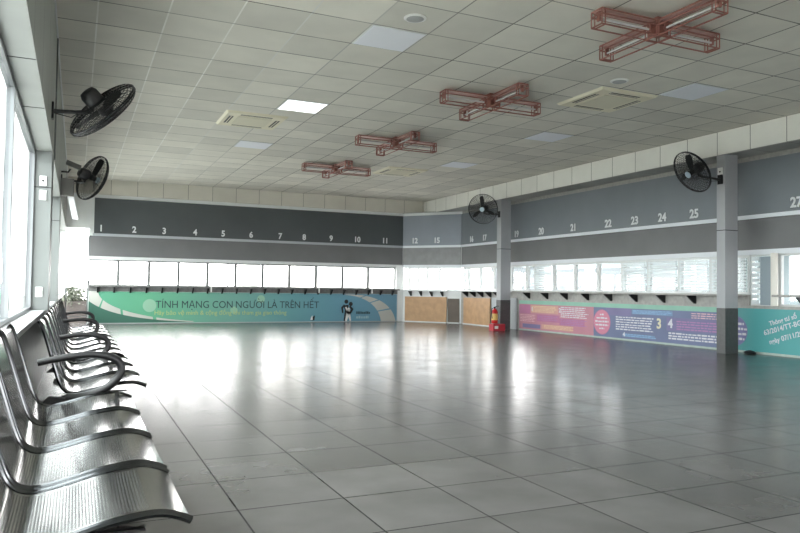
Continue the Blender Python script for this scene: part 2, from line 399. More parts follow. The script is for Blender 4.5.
# left wall windows, between the piers
def left_bay(a, b, n):
    st = (b-a)/n
    for k in range(n):
        window((-.43, a+k*st, 0), (-.43, a+(k+1)*st, 0), .735, 2.352, LALU, .032, .05, gm=GLASSL)
left_bay(YF, -4.0, 2); left_bay(-3.5, -.6, 2); left_bay(0, 5.4, 2); left_bay(5.4, 8.0, 1); left_bay(8.55, 12.1, 3); left_bay(12.7, 19.7, 6)

# ------------------------------------------------------------------ columns
def column(n, y0, y1):
    o = struct(MB().box(9.77, 10.065, y0, y1, .75, ZB-.01).build('trim_%d' % n, COLG, bevel=.004))
    struct(MB().box(9.767, 10.068, y0-.003, y1+.003, 0, .75).build('painted_base', COLD, o, bevel=.004))
    struct(MB().box(9.768, 10.067, y0-.002, y1+.002, 2.042, 2.054).build('joint', BLACK, o))
column(61, 15.18, 15.37); column(62, 8.38, 8.55)

# ------------------------------------------------------------------ outside
struct(MB().box(-30, 60, -30, 80, -.35, -.2).build('ground', mat('outside_concrete', (.42, .42, .40), .8)))
t = thing('utility_column', 'grey concrete column standing outside behind the back windows', 'column', (4.75, 21.2, 0))
MB().box(-.27, .27, -.25, .25, -.2, 4.5).build('shaft', mat('outside_grey', (.42, .44, .42), .7), t)
MB().box(-.33, .33, -.3, .3, -.2, .1).build('plinth', mat('outside_grey_dark', (.3, .31, .3), .7), t)
t = thing('added_facade', 'added pale facade outside the right half of the back windows, dimming the floor glare', 'building', (16, 28, -.2))  # made-up facade that blocks some sky to cut the floor glare
MB().box(-8.05, 1.5, 0, 4, 0, 9).build('wall', mat('added_facade_pale', (.80, .80, .78), .8, var=.04), t)
for k in range(4):
    w = MB().box(-7.4+k*2.4, -6.2+k*2.4, -.04, 0, 1.6, 2.9).build('window', mat('facade_window', (.45, .48, .5), .3), t)
# ticket booth interior behind the right hand windows
BI = mat('booth_wall_paint', (.70, .78, .82), .6, var=.03)
bo = MB()
bo.box(13.2, 13.35, -2, 18.0, 0, .8).box(13.2, 13.35, -2, 18, 1.66, 2.75)
for y in (17.9, 16.0, 14.2, 12.4, 10.4, 8.4, 6.6, 4.8, 3.0): bo.box(13.2, 13.35, y-.12, y+.12, .8, 1.66)
struct(bo.build('wall_booth_back', BI))
struct(MB().box(10.6, 13.35, -2, 18.0, 2.75, 2.85).build('booth_ceiling', BI))
struct(MB().box(10.5, 13.2, -2, 18.0, -.1, 0).build('booth_floor', mat('booth_floor', (.55, .56, .56), .5)))
for k, y in enumerate((18.9, 15.6, 12.2)):
    rl = MB()
    for z in (1.15, 1.42, 1.75): rl.box(11.0 if k else 10.6, 13.2, y, y+.03, z, z+(.10 if z == 1.42 else .05))
    struct(rl.build('trim_%d' % (80+k), BI))
t = thing('distant_building', 'low pale building with a dark blue window band seen through the right counter windows', 'building', (30, 14, -.2))
MB().box(0, 6, -20, 40, 0, 3.0).build('wall', mat('distant_wall', (.05, .064, .070), .8), t)
MB().box(-.05, 0, -20, 40, 1.5, 2.1).build('window_band', mat('distant_glass', (.02, .03, .036), .3), t)
MB().box(-.3, 6.2, -20.2, 40.2, 3.0, 3.2).build('roof', mat('distant_roof', (.2, .22, .23), .8), t)
# grey board partition and round post seen through the open counter window
struct(MB().box(10.50, 13.2, 8.60, 8.68, 0, 2.75).build('wall_booth_4', mat('teal_grey_board', (.24, .31, .33), .6, var=.04)))
t = MB().lathe([(.055, 0), (.055, .86)], n=20).build('round_post', mat('cream_pipe', (.72, .70, .64), .4), None, (XR-.06, 7.86, .80), SM)
tag(t, 'cream round post standing on the right counter just past the pale louver strip', 'post')

# louvers strip beside it
b = MB()
for k in range(9): b.box(-.02, .02, -.07, .07, .03+k*.09, .09+k*.09)
tag(b.build('louver_strip', LOUV, None, (XR+.03, 8.27, .80)), 'narrow white louver strip beside the dark mullion right of the near column', 'louver')
tag(MB().box(-.012, .012, -.14, .14, 0, .80).build('grey_board', mat('blue_grey_board', (.30, .36, .40), .6), None, (XR+.025, 8.04, .81)), 'plain blue-grey board in the open counter between louver strip and round post', 'board')

# ------------------------------------------------------------------ shelves under the windows
def shelf_run(name, label, p0, p1, out, ztop, mtop, nbr, mbr, depth=.24, group=None, th=.035, white=()):
    p0 = Vector(p0); p1 = Vector(p1); u = (p1-p0).normalized(); ln = (p1-p0).length; out = Vector(out)
    t = thing(name, label, 'shelf', p0+Z*ztop, 0, group)
    MB().obox(-Z*th, u*ln, out*depth, Z*th).build('shelf_board', mtop, t, bevel=.004)
    for k in range(nbr):
        q = u*(ln*(k+.5)/nbr)
        MB().prism([q-Z*th, q+out*(depth*.85)-Z*th, q+out*(depth*.85)-Z*(th+.02), q+out*.03-Z*(th+.15), q-Z*(th+.15)], u*.035).build('bracket', mbr, t)
    for s in white:
        MB().obox(u*s+out*.2-Z*.14, u*.035, out*.01, Z*.14).build('price_tag', SOCK, t)
    return t
G = 'ticket counter shelves'
shelf_run('counter_shelf', 'long dark counter shelf below the back wall windows', (.3, YB, 0), (8.95, YB, 0), (0, -1, 0), .985, DSTONE, 22, BLACKM, .2, G, white=(3.02, 6.07, 7.72))
shelf_run('counter_shelf', 'white shelf over the wide plywood board in the corner', FA+d*.12, FA+d*1.52, -nf, .975, PALU, 4, BLACKM, .22, G)
shelf_run('counter_shelf', 'white shelf over the plywood board beside the far column', (XR, 18.0, 0), (XR, 15.5, 0), (-1, 0, 0), .985, PALU, 6, BLACKM, .24, G)
shelf_run('counter_shelf', 'long pale counter shelf on black brackets between the two columns', (XR, 15.1, 0), (XR, 8.42, 0), (-1, 0, 0), .985, STONE, 9, BLACKM, .24, G)
shelf_run('counter_shelf', 'short pale counter shelf right of the near column by the round post', (XR, 7.79, 0), (XR, 3.0, 0), (-1, 0, 0), .985, STONE, 6, BLACKM, .22, G)
struct(MB().box(.3, 8.95, YB-.03, YB, .835, .95).build('trim_70', DSTONE))

# ------------------------------------------------------------------ left banner
def grad_mat(name, stops, axis, lo, hi, rough=.5):
    m = bpy.data.materials.new(name); m.use_nodes = True; n = m.node_tree.nodes; L = m.node_tree.links; b = n['Principled BSDF']
    tc = n.new('ShaderNodeTexCoord'); sp = n.new('ShaderNodeSeparateXYZ'); L.new(tc.outputs['Object'], sp.inputs[0])
    mr = n.new('ShaderNodeMapRange'); mr.inputs[1].default_value = lo; mr.inputs[2].default_value = hi; L.new(sp.outputs[axis], mr.inputs[0])
    rp = n.new('ShaderNodeValToRGB'); L.new(mr.outputs[0], rp.inputs[0]); els = rp.color_ramp.elements
    els[0].position = stops[0][0]; els[0].color = (*stops[0][1], 1); els[1].position = stops[-1][0]; els[1].color = (*stops[-1][1], 1)
    for p, c_ in stops[1:-1]: e = els.new(p); e.color = (*c_, 1)
    L.new(rp.outputs[0], b.inputs['Base Color']); b.inputs['Roughness'].default_value = rough
    return m
def flat(mb, pts, y=0): mb.prism([(x, y, z) for x, z in pts], (0, -.0015, 0)); return mb
BX0, BX1 = .315, 8.97
ban = thing('wall_banner', 'long green to blue printed banner with dark slogan along the back wall', 'banner', (BX0, YB-.012, 0))
BG = grad_mat('banner_print', [(0, (.09, .33, .21)), (.17, (.12, .40, .24)), (.42, (.16, .37, .31)), (.62, (.13, .32, .35)), (.82, (.13, .30, .40)), (1, (.16, .32, .43))], 0, 0, BX1-BX0)
MB().box(0, BX1-BX0, -.012, 0, .02, .83).build('sheet', BG, ban)
MB().box(0, BX1-BX0, -.02, 0, 0, .022).build('bottom_rail', ALU, ban)
MB().box(BX1-BX0-.03, BX1-BX0, -.018, -.012, .02, .83).build('end_rail', PALU, ban)
GREYP = mat('banner_grey_print', (.50, .50, .46), .5)
DGREEN = mat('banner_dark_green_print', (.04, .14, .10), .5)
PALEC = mat('banner_pale_circle_print', (.28, .50, .36), .5)
def bez(p0, p1, p2, p3, n):
    r = []
    for i in range(n+1):
        t_ = i/n; r.append(tuple((1-t_)**3*a+3*(1-t_)**2*t_*b+3*(1-t_)*t_*t_*c+t_**3*e for a, b, c, e in zip(p0, p1, p2, p3)))
    return r
outer = bez((-.02, .60), (.35, .30), (1.0, .10), (2.6, .035), 40)
inner = bez((.22, .83), (.22, .50), (1.0, .16), (2.6, .055), 40)
y1 = -.0135
poly = [(0, .02)]+[(max(p[0], 0), p[1]) for p in outer]
flat(MB(), poly, -.012).build('dark_corner_print', DGREEN, ban)
for a, b in ((0, 8), (9, 19), (20, 30), (31, 40)):
    if a == 0: pts = [(0, .83)]+[(0, .60)]+[(max(p[0], 0), p[1]) for p in outer[1:b+1]]+inner[b::-1]
    else: pts = outer[a:b+1]+inner[a:b+1][::-1]
    band = MB()
    if a == 0:
        flat(band, pts, y1)
    else:
        for k in range(a, b): flat(band, [outer[k], outer[k+1], inner[k+1], inner[k]], y1)
    band.build('pale_arc_print', GREYP, ban)
o2 = bez((6.9, .815), (7.5, .82), (8.35, .72), (8.50, .02), 40); i2 = bez((6.9, .80), (7.5, .78), (8.0, .55), (8.10, .02), 40)
o2 = [(x+.08, z) for x, z in o2]
for a, b in ((0, 12), (13, 21), (22, 31), (32, 40)):
    b2 = MB()
    for k in range(a, b): flat(b2, [i2[k], i2[k+1], o2[k+1], o2[k]], y1)
    b2.build('pale_arc_print', GREYP, ban)
for (cx_, cz_, r_) in ((1.47, .47, .17), (4.43, .66, .11), (3.68, .35, .10)):
    flat(MB(), [(cx_+r_*math.cos(a*math.pi/16), cz_+r_*math.sin(a*math.pi/16)) for a in range(32)], -.0122).build('pale_circle_print', PALEC, ban)
DTXT = mat('slogan_dark_print', (.02, .05, .06), .5)
def slogan(name, body, size, m_, x0, x1, z0, zs, y=-.0145):
    """one part per word, the whole line fitted between x0 and x1"""
    ws = body.split(); full = text_mesh('measure', body, size, m_); xv = [v.co.x for v in full.data.vertices]; lo, hi = min(xv), max(xv); bpy.data.objects.remove(full)
    k = (x1-x0)/(hi-lo)
    for i in range(len(ws)):
        pre = text_mesh('measure', ' '.join(ws[:i+1]), size, m_); end = max(v.co.x for v in pre.data.vertices); bpy.data.objects.remove(pre)
        w = text_mesh(name, ws[i].replace('Ờ', 'O'), size, m_, ban)
        if 'Ờ' in ws[i]:      # the horn and grave accent of Ờ are added by hand
            def wid(q):
                o_ = text_mesh('measure', q, size, m_); r_ = max(v.co.x for v in o_.data.vertices); bpy.data.objects.remove(o_); return r_
            a0, a1 = wid(ws[i][:ws[i].index('Ờ')]), wid(ws[i][:ws[i].index('Ờ')]+'O'); xm = (a0+a1)/2
            bm = bmesh.new(); bm.from_mesh(w.data)
            bm.faces.new([bm.verts.new((xm+dx*size, 0, dz*size)) for dx, dz in ((-.14, .98), (-.05, .98), (.07, .80), (.0, .80))])
            bm.faces.new([bm.verts.new((a1+dx*size, 0, dz*size)) for dx, dz in ((-.13, .66), (-.03, .66), (-.02, .76), (.05, .76), (.04, .62), (-.07, .56))]); bm.to_mesh(w.data); bm.free()
        we = max(v.co.x for v in w.data.vertices)
        for v in w.data.vertices: v.co = Vector((x0+(v.co.x-we+end-lo)*k, y+v.co.y, z0+v.co.z*zs))
slogan('slogan_word', 'TÍNH MẠNG CON NGƯỜI LÀ TRÊN HẾT', .30, DTXT, 1.62, 6.13, .41, .92)
YTXT = mat('slogan_yellow_print', (.42, .50, .20), .5)
slogan('small_slogan_word', 'Hãy bảo vệ mình & cộng đồng khi tham gia giao thông', .17, YTXT, 1.60, 5.17, .225, 1)
# couple emblem
def disc(cx, cz, r, n=20): return [(cx+r*math.cos(2*math.pi*a/n), cz+r*math.sin(2*math.pi*a/n)) for a in range(n)]
em = MB(); ex = 6.98
for P in (disc(ex, .60, .062), disc(ex+.14, .53, .062)): flat(em, P, -.0136)
def limb(mb, pts, w, y): 
    for (a, b), wa, wb in zip(zip(pts[:-1], pts[1:]), w[:-1], w[1:]):
        dx, dz = b[0]-a[0], b[1]-a[1]; l = math.hypot(dx, dz) or 1; nx, nz = -dz/l, dx/l
        flat(mb, [(a[0]-nx*wa, a[1]-nz*wa), (b[0]-nx*wb, b[1]-nz*wb), (b[0]+nx*wb, b[1]+nz*wb), (a[0]+nx*wa, a[1]+nz*wa)], y)
        flat(mb, disc(b[0], b[1], wb, 10), y)
limb(em, [(ex-.01, .5), (ex+.01, .35)], [.085, .05], -.0136)
limb(em, [(ex-.05, .5), (ex-.13, .42), (ex-.11, .28)], [.03, .03, .022], -.0136)
limb(em, [(ex+.01, .35), (ex-.02, .2), (ex-.05, .05)], [.05, .04, .03], -.0136)
limb(em, [(ex+.10, .46), (ex+.19, .38), (ex+.13, .27)], [.03, .03, .025], -.0136)
em.build('couple_emblem_dark', BLACK, ban)
ew = MB()
limb(ew, [(ex+.08, .42), (ex+.06, .28), (ex+.0, .05)], [.03, .05, .03], -.0152)
limb(ew, [(ex-.02, .44), (ex+.08, .26), (ex+.13, .05)], [.02, .045, .025], -.0152)
ew.build('couple_emblem_white', SOCK, ban)
def dashes(mb, x0, x1, zlist, h, fn, wmin=.03, wmax=.1, gap=.02, ragged=.15):
    for k, z in enumerate(zlist):
        x = x0; end = x1-(x1-x0)*random.random()*ragged
        while x < end:
            w = min(random.uniform(wmin, wmax), end-x); fn(mb, x, x+w, z, z+h*random.choice((.8, 1, 1))); x += w+gap
def bd(mb, a, b, z0, z1): flat(mb, [(a, z0), (b, z0), (b, z1), (a, z1)], -.0136)
m_ = MB(); dashes(m_, 7.30, 7.74, [.235], .075, bd, .03, .07, .012, 0); m_.build('emblem_caption_dark', DTXT, ban)
m_ = MB(); dashes(m_, 7.30, 7.70, [.10], .08, bd, .03, .07, .02, 0); m_.build('emblem_caption_pale', mat('banner_pale_caption', (.35, .5, .55), .5), ban)
flat(MB(), [(5.88, .05), (6.0, .05), (6.02, .2), (5.96, .16)], -.0136).build('torn_patch', BLACK, ban)
flat(MB(), [(5.88, .06), (5.95, .07), (5.94, .2), (5.9, .14)], -.0152).build('torn_patch', SOCK, ban)

# ------------------------------------------------------------------ right banner (reads from the hall, along -Y)
rb = thing('wall_banner', 'long pink, blue and teal printed banner under the right counter', 'banner', (XR-.012, 15.15, 0))
def ly(y): return y-15.15
def rect(mb, ya, yb, z0, z1, lvl=1):
    x = -.0015*lvl
    mb.add([(x, ly(ya), z0), (x, ly(yb), z0), (x, ly(yb), z1), (x, ly(ya), z1)], [(0, 1, 2, 3)])
PINK = mat('banner_pink_print', (.52, .23, .29), .5, var=.08, vscale=2)
MAG = mat('banner_magenta_print', (.46, .17, .30), .5, var=.08)
ORG = mat('banner_orange_print', (.60, .33, .28), .5, var=.05)
BLU = mat('banner_blue_print', (.15, .18, .31), .5, var=.08, vscale=2)
PUR = mat('banner_purple_print', (.19, .17, .33), .5, var=.08)
CYA = mat('banner_cyan_print', (.17, .28, .46), .5)
TEAL = grad_mat('banner_teal_print', [(0, (.10, .38, .38)), (.45, (.16, .45, .43)), (.7, (.09, .38, .38)), (1, (.07, .33, .34))], 1, ly(3.0), ly(8.65))
GRN = mat('banner_green_edge', (.26, .50, .40), .5, var=.06)
for nm, ya, yb, m_ in (('pink_sheet', 15.15, 12.3, PINK), ('blue_sheet', 12.3, 8.66, BLU), ('teal_sheet', 8.66, 3.0, TEAL)):
    MB().box(-.012+.012, .012, ly(yb), ly(ya), .03, .66 if nm != 'teal_sheet' else .75).build(nm, m_, rb)
MB().box(-.004, .012, ly(8.66), ly(15.15), .66, .75).build('green_edge', GRN, rb)
MB().box(-.006, .012, ly(3.0), ly(15.15), -.0, .035).build('pale_bottom_edge', mat('banner_bottom_edge', (.42, .50, .46), .5, var=.1, vscale=8), rb)
for nm, m_, rs in (('magenta_block', MAG, [(15.15, 14.66, .42, .64), (14.4, 13.5, .25, .42), (13.5, 12.6, .2, .36)]),
                   ('orange_block', ORG, [(14.66, 13.55, .45, .64), (14.2, 13.0, .07, .19)]),
                   ('purple_block', PUR, [(15.0, 14.25, .07, .17), (11.9, 11.15, .5, .66), (10.2, 8.66, .27, .52), (8.9, 8.66, .55, .66)]),
                   ('blue_block', CYA, [(11.13, 10.05, .55, .64), (11.4, 10.5, .08, .14)])):
    for r_ in rs:
        mb = MB(); rect(mb, *r_, 1); mb.build(nm, m_, rb)
def rowfn(lvl):
    def fn(mb, a, b, z0, z1): rect(mb, -a, -b, z0, z1, lvl)
    return fn
WT = mat('banner_white_print', (.66, .66, .72), .5); PT = mat('banner_pinkish_print', (.72, .45, .50), .5); OT = mat('banner_pale_orange_print', (.75, .55, .35), .5)
LB = mat('banner_light_blue_print', (.25, .42, .66), .5); MT = mat('banner_violet_print', (.42, .20, .42), .5)
def rows(name, m_, ya, yb, z0, z1, n, fill=.5, lvl=2):
    mb = MB(); st = (z1-z0)/n
    dashes(mb, -ya, -yb, [z1-(k+.8)*st for k in range(n)], st*fill, rowfn(lvl), .04, .14, .018)
    mb.build(name, m_, rb)
rows('text_lines', PT, 15.1, 14.45, .22, .41, 5)
rows('text_lines', OT, 14.58, 13.6, .47, .63, 5)
rows('text_lines', WT, 13.45, 12.45, .38, .64, 6)
rows('text_lines', MT, 14.35, 13.55, .28, .40, 3)
rows('text_lines', OT, 14.1, 12.9, .09, .18, 3)
rows('text_lines', MT, 13.45, 12.5, .20, .35, 4)
rows('text_lines', WT, 11.6, 10.45, .20, .50, 6, .55)
rows('text_lines', LB, 11.1, 10.08, .56, .64, 3)
rows('text_lines', LB, 11.35, 10.45, .08, .15, 2)
rows('text_lines', PT, 9.60, 8.75, .52, .64, 3)
rows('text_lines', MT, 9.95, 8.75, .29, .48, 4)
rows('text_lines', WT, 10.15, 8.75, .10, .25, 3, .6)
def ring(name, yc, zc, r, m_in, m_out):
    mb = MB(); n = 40
    mb.prism([(-.003, ly(yc)+r*math.cos(2*math.pi*k/n), zc+r*math.sin(2*math.pi*k/n)) for k in range(n)], (-.001, 0, 0)); mb.build(name, m_out, rb)
    mb = MB(); r2 = r-.015
    mb.prism([(-.004, ly(yc)+r2*math.cos(2*math.pi*k/n), zc+r2*math.sin(2*math.pi*k/n)) for k in range(n)], (-.001, 0, 0)); mb.build(name+'_fill', m_in, rb)
ring('pink_circle', 12.03, .345, .27, mat('banner_rose_print', (.62, .22, .32), .5), MAG)
ring('purple_circle', 8.66, .36, .26, mat('banner_violet_circle', (.17, .17, .36), .5), mat('banner_violet_rim', (.18, .2, .4), .5))
for k, (w_, ) in enumerate([(.12,), (.34,), (.42,), (.40,), (.16,)]):
    mb = MB(); dashes(mb, -(12.03+w_/2), -(12.03-w_/2), [.49-k*.075], .035, rowfn(4), .04, .12, .015, 0); mb.build('text_lines', WT, rb)
for k, w_ in enumerate([.26, .40, .38, .28]):
    mb = MB(); dashes(mb, -(8.60+w_/2), -(8.60-w_/2), [.46-k*.085], .04, rowfn(4), .04, .12, .015, 0); mb.build('text_lines', WT, rb)
def rtext(body, y, z, size, m_, sx=1, tilt=0, bold=.008):
    ct, st = math.cos(tilt), math.sin(tilt)
    return text_mesh('banner_text', body, size, m_, rb, (-.004, ly(y), z), (0, -ct, st), (0, st, ct), 'LEFT', .0008, sx=sx, bold=bold)
rtext('3', 10.46, .30, .27, mat('banner_cream_print', (.70, .66, .48), .5), bold=.008)
rtext('4', 10.16, .33, .23, WT, bold=.008)
rtext('4', 11.38, .09, .10, WT, bold=.008); rtext('1', 14.62, .50, .13, WT); rtext('2', 13.52, .50, .14, WT, bold=.006)
rtext('Thông tư số', 7.98, .475, .105, WT, .95, .30, .002)
rtext('63/2014/TT-BGTVT', 8.08, .315, .115, WT, .95, .30, .002)
rtext('ngày 07/11/2014', 7.98, .175, .115, WT, .95, .30, .002)
bagm = MB().lathe([(.01, 0), (.09, .01), (.10, .035), (.06, .07), (.01, .085)], n=14)
o = bagm.build('cloth_scrap', BLACK, None, (10.15, 8.22, 0), SM); o.scale = (.8, 1.1, .75)
tag(o, 'small black crumpled scrap on the floor below the purple circle', 'scrap')

# ------------------------------------------------------------------ plywood boards in the corner
t = thing('plywood_board', 'wide upright plywood board below counters 12 and 15', 'board', FA+d*.12-nf*.03, 0, 'boards closing the corner counters')
MB().obox((0, 0, .03), d*1.38, -nf*.02, (0, 0, .74)).build('panel', PLY, t)
MB().obox((0, 0, 0), d*1.38, -nf*.045, (0, 0, .03)).build('foot_rail', PALU, t)
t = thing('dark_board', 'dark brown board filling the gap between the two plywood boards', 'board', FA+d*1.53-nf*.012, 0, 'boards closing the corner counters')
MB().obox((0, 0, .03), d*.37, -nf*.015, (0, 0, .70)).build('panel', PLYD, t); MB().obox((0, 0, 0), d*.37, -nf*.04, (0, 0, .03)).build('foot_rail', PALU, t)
t = thing('plywood_board', 'upright plywood board left of the far column behind the extinguisher', 'board', (XR-.03, 17.95, 0), 0, 'boards closing the corner counters')
MB().box(-.02, 0, -1.45, 0, .03, .77).build('panel', PLY, t); MB().box(-.045, 0, -1.45, 0, 0, .03).build('foot_rail', PALU, t)
tag(MB().box(-.015, 0, -1.2, 0, 0, .80).build('grey_board', mat('pale_grey_board', (.45, .48, .50), .6), None, (XR-.015, 16.45, 0)), 'pale grey board between the plywood and the far column', 'board')

# ------------------------------------------------------------------ fire extinguisher
t = thing('fire_extinguisher_stand', 'red box stand on the floor at the foot of the far column', 'stand', (9.47, 14.86, 0))
MB().box(-.17, .03, -.1, .1, 0, .17).build('red_box', REDB, t, bevel=.01)
MB().box(.035, .19, -.08, .1, 0, .165).build('red_box', REDB, t, bevel=.01)
MB().box(-.13, -.03, -.104, -.1, .05, .12).build('white_sticker', SOCK, t)
t = thing('fire_extinguisher', 'red fire extinguisher with yellow label standing on the red box', 'fire extinguisher', (9.40, 14.86, .181))
MB().lathe([(.07, 0), (.078, .02), (.078, .29), (.06, .33), (.03, .35), (.022, .365)], n=24).build('cylinder', RED, t, (0, 0, 0), SM)
MB().lathe([(.0795, .08), (.0795, .24)], n=24).build('label_band', YEL, t, (0, 0, 0), SM)
MB().lathe([(.022, .365), (.022, .40), (.01, .41)], n=12).build('valve', BLACKM, t, (0, 0, 0), SM)
MB().tube([(.0, 0, .40), (.05, -.02, .425), (.10, -.03, .42)], .008).build('handle', BLACK, t)
MB().tube([(-.02, 0, .385), (-.09, -.01, .36), (-.10, -.02, .25), (-.09, -.03, .12)], .009).build('hose', BLACK, t)

# ------------------------------------------------------------------ fans
def fan(label, mount, centre, nrm, D=.75, blade_rot=0, wall=(1, 0, 0), tint=BLACKM):
    mount = Vector(mount); Cc = Vector(centre)-mount; N = Vector(nrm).normalized(); R = D/2
    t = thing('wall_fan', label, 'fan', mount, 0, 'black caged fans')
    a = Vector((0, 0, 1)); u = N.cross(a).normalized(); v = N.cross(u)
    def P(r, an, h): return Cc+N*h+r*(math.cos(an)*u+math.sin(an)*v)
    g = MB()
    def dome(r, side): 
        q = r/R; return side*(.085*math.sqrt(max(0, 1-q**2.4))+.01)
    for side in (1, -1):
        for k in range(1, 12):
            r = R*(.16+.84*k/11)
            g.tube([P(r, 2*math.pi*j/36, dome(r, side)) for j in range(36)], .003 if k < 11 else .009, 5, closed=True)
        for j in range(36):
            an = 2*math.pi*j/36
            g.tube([P(R*q, an, dome(R*q, side)) for q in (.14, .4, .7, .9, .97, 1.0)], .0025, 4, cap=False)
    g.build('guard', tint, t, (0, 0, 0), SM)
    MB().lathe([(.01, .0), (.06, .004), (.058, .014), (.03, .02)], Cc+N*.092, N, 20).build('badge', mat('silver_badge', (.5, .62, .7), .3, .3), t, (0, 0, 0), SM)
    MB().lathe([(.045, -.02), (.05, .0), (.045, .05), (.02, .065)], Cc, N, 18).build('hub', BLACK, t, (0, 0, 0), SM)
    for b in range(3):
        mb = MB(); rows_ = []
        for q in (.05, .12, .2, .27, .31, .33):
            w = {.05: .03, .12: .06, .2: .085, .27: .085, .31: .065, .33: .03}[q]; an0 = blade_rot+b*2*math.pi/3
            pr_ = []
            for s_ in (-1, -.4, .3, 1):
                an = an0+s_*w/max(q, .06)*.55; pr_.append(P(q, an, s_*.028))
            rows_.append(pr_)
        vs = [p for r_ in rows_ for p in r_]+[p-N*.003 for r_ in rows_ for p in r_]
        n = 24; fs = []
        for i in range(5):
            for j in range(3):
                q0 = i*4+j; fs.append((q0, q0+1, q0+5, q0+4)); fs.append((n+q0, n+q0+4, n+q0+5, n+q0+1))
        for i in range(5):
            fs.append((i*4, i*4+4, n+i*4+4, n+i*4)); fs.append((i*4+3, n+i*4+3, n+i*4+7, i*4+7))
        for j in range(3):
            fs.append((j, n+j, n+j+1, j+1)); fs.append((20+j, 21+j, n+21+j, n+20+j))
        mb.add(vs, fs); mb.build('blade', BLACK, t, (0, 0, 0), SM)
    MB().lathe([(.05, -.07), (.085, -.08), (.09, -.11), (.088, -.19), (.07, -.225), (.03, -.235)], Cc, N, 22).build('motor', BLACK, t, (0, 0, 0), SM)
    W = Vector(wall)
    k0 = Cc-N*.15; low = k0-Z*.14
    arm = MB().tube([W*.0, W*.06, W*.14+(low-W*.14)*.35, low], [.022, .02, .018, .022], 10).tube([low, k0], .024, 10)
    arm.build('arm', BLACK, t, (0, 0, 0), SM)
    side = W.cross(Z).normalized()
    MB().obox(-side*.05-Z*.08, side*.1, W*.02, Z*.16).build('wall_plate', BLACKM, t, bevel=.004)
    c0 = k0-N*.02
    MB().tube([c0, c0-Z*.12-W*.03, low*.5-Z*.06, W*.02-Z*.02], .005, 6).build('cable', BLACK, t, (0, 0, 0), SM)
    return t
fan('nearest black fan tilted steeply down on the left beam, seen edge-on', (XL, 7.5, 2.66), (.20, 7.5, 2.72), (.70, .36, -.66), blade_rot=.3)
fan('black fan above the left wall window beside the security camera', (XL, 12.25, 2.64), (.20, 12.3, 2.71), (.819, .489, -.299), blade_rot=.9)
fan('black caged fan facing the hall on the far column', (9.77, 15.27, 2.93), (9.34, 15.36, 3.05), (-.703, -.674, -.228), wall=(-1, 0, 0), blade_rot=.6)
fan('black caged fan tilted down on the near column', (9.77, 8.47, 2.90), (9.38, 8.71, 3.03), (-.832, .128, -.539), wall=(-1, 0, 0), blade_rot=.2)

# security camera, box and a white strip painted for daylight, on the second pier
t = thing('security_camera', 'small dark security camera above the grey box on the left wall', 'camera', (XL, 12.2, 2.76))
MB().tube([(0, 0, 0), (.10, 0, 0), (.13, 0, .05)], .014).build('bracket', BLACKM, t)
MB().obox((.06, -.04, .12), (.21, -.05, -.085), (0, .08, 0), (.02, 0, .07)).build('housing', mat('camera_grey', (.14, .14, .13), .4), t, bevel=.008)
t = thing('junction_box', 'grey metal box on the left wall under the security camera', 'box', (XL, 12.2, 2.38))
MB().box(0, .19, -.08, .08, 0, .27).build('box', mat('box_grey', (.12, .12, .11), .5), t, bevel=.006)
MB().box(.01, .18, -.086, -.08, .01, .26).build('door', mat('box_grey_door', (.16, .16, .15), .5), t)
tag(MB().prism([(.09, 0, 0), (.18, 0, .0), (.25, 0, -.36), (.17, 0, -.35)], (0, .015, 0)).build('daylight_gap_strip', mat('daylight_gap_white', (.85, .86, .88), .6), None, (XL+.01, 12.16, 2.375)), 'white strip standing in for daylight at the gap under the grey box', 'sheet')

# sockets
def socket(label, loc, kind, ax='y'):
    t = thing('wall_socket', label, 'socket', loc, 0, 'white wall sockets')
    MB().box(-.032, .032, -.012, 0, -.05, .05).build('plate', SOCK, t, bevel=.003)
    b = MB()
    if kind == 'dot': b.lathe([(.012, 0), (.012, .006)], (0, -.012, .0), (0, -1, 0), 12)
    else:
        for z in (-.02, .02): b.box(-.012, -.007, -.0135, -.0125, z-.008, z+.008).box(.007, .012, -.0135, -.0125, z-.008, z+.008)
    b.build('contacts', BLACK, t)
socket('white switch plate with a black dot, upper one on the left pier', (-.325, 7.997, 2.045), 'dot')
socket('white socket plate just below the dark joint on the left pier', (-.325, 7.997, 1.90), 'sock')
socket('white socket plate low on the left pier near the sill', (-.335, 7.997, .92), 'sock')
t = thing('column_switch', 'small white switch plate beside the fan on the near column', 'switch', (9.768, 8.47, 3.03))
MB().box(-.012, 0, -.05, .05, -.07, .07).build('plate', SOCK, t, bevel=.003); MB().lathe([(.014, 0), (.014, .006)], (-.012, 0, 0), (-1, 0, 0), 12).build('dial', BLACK, t)

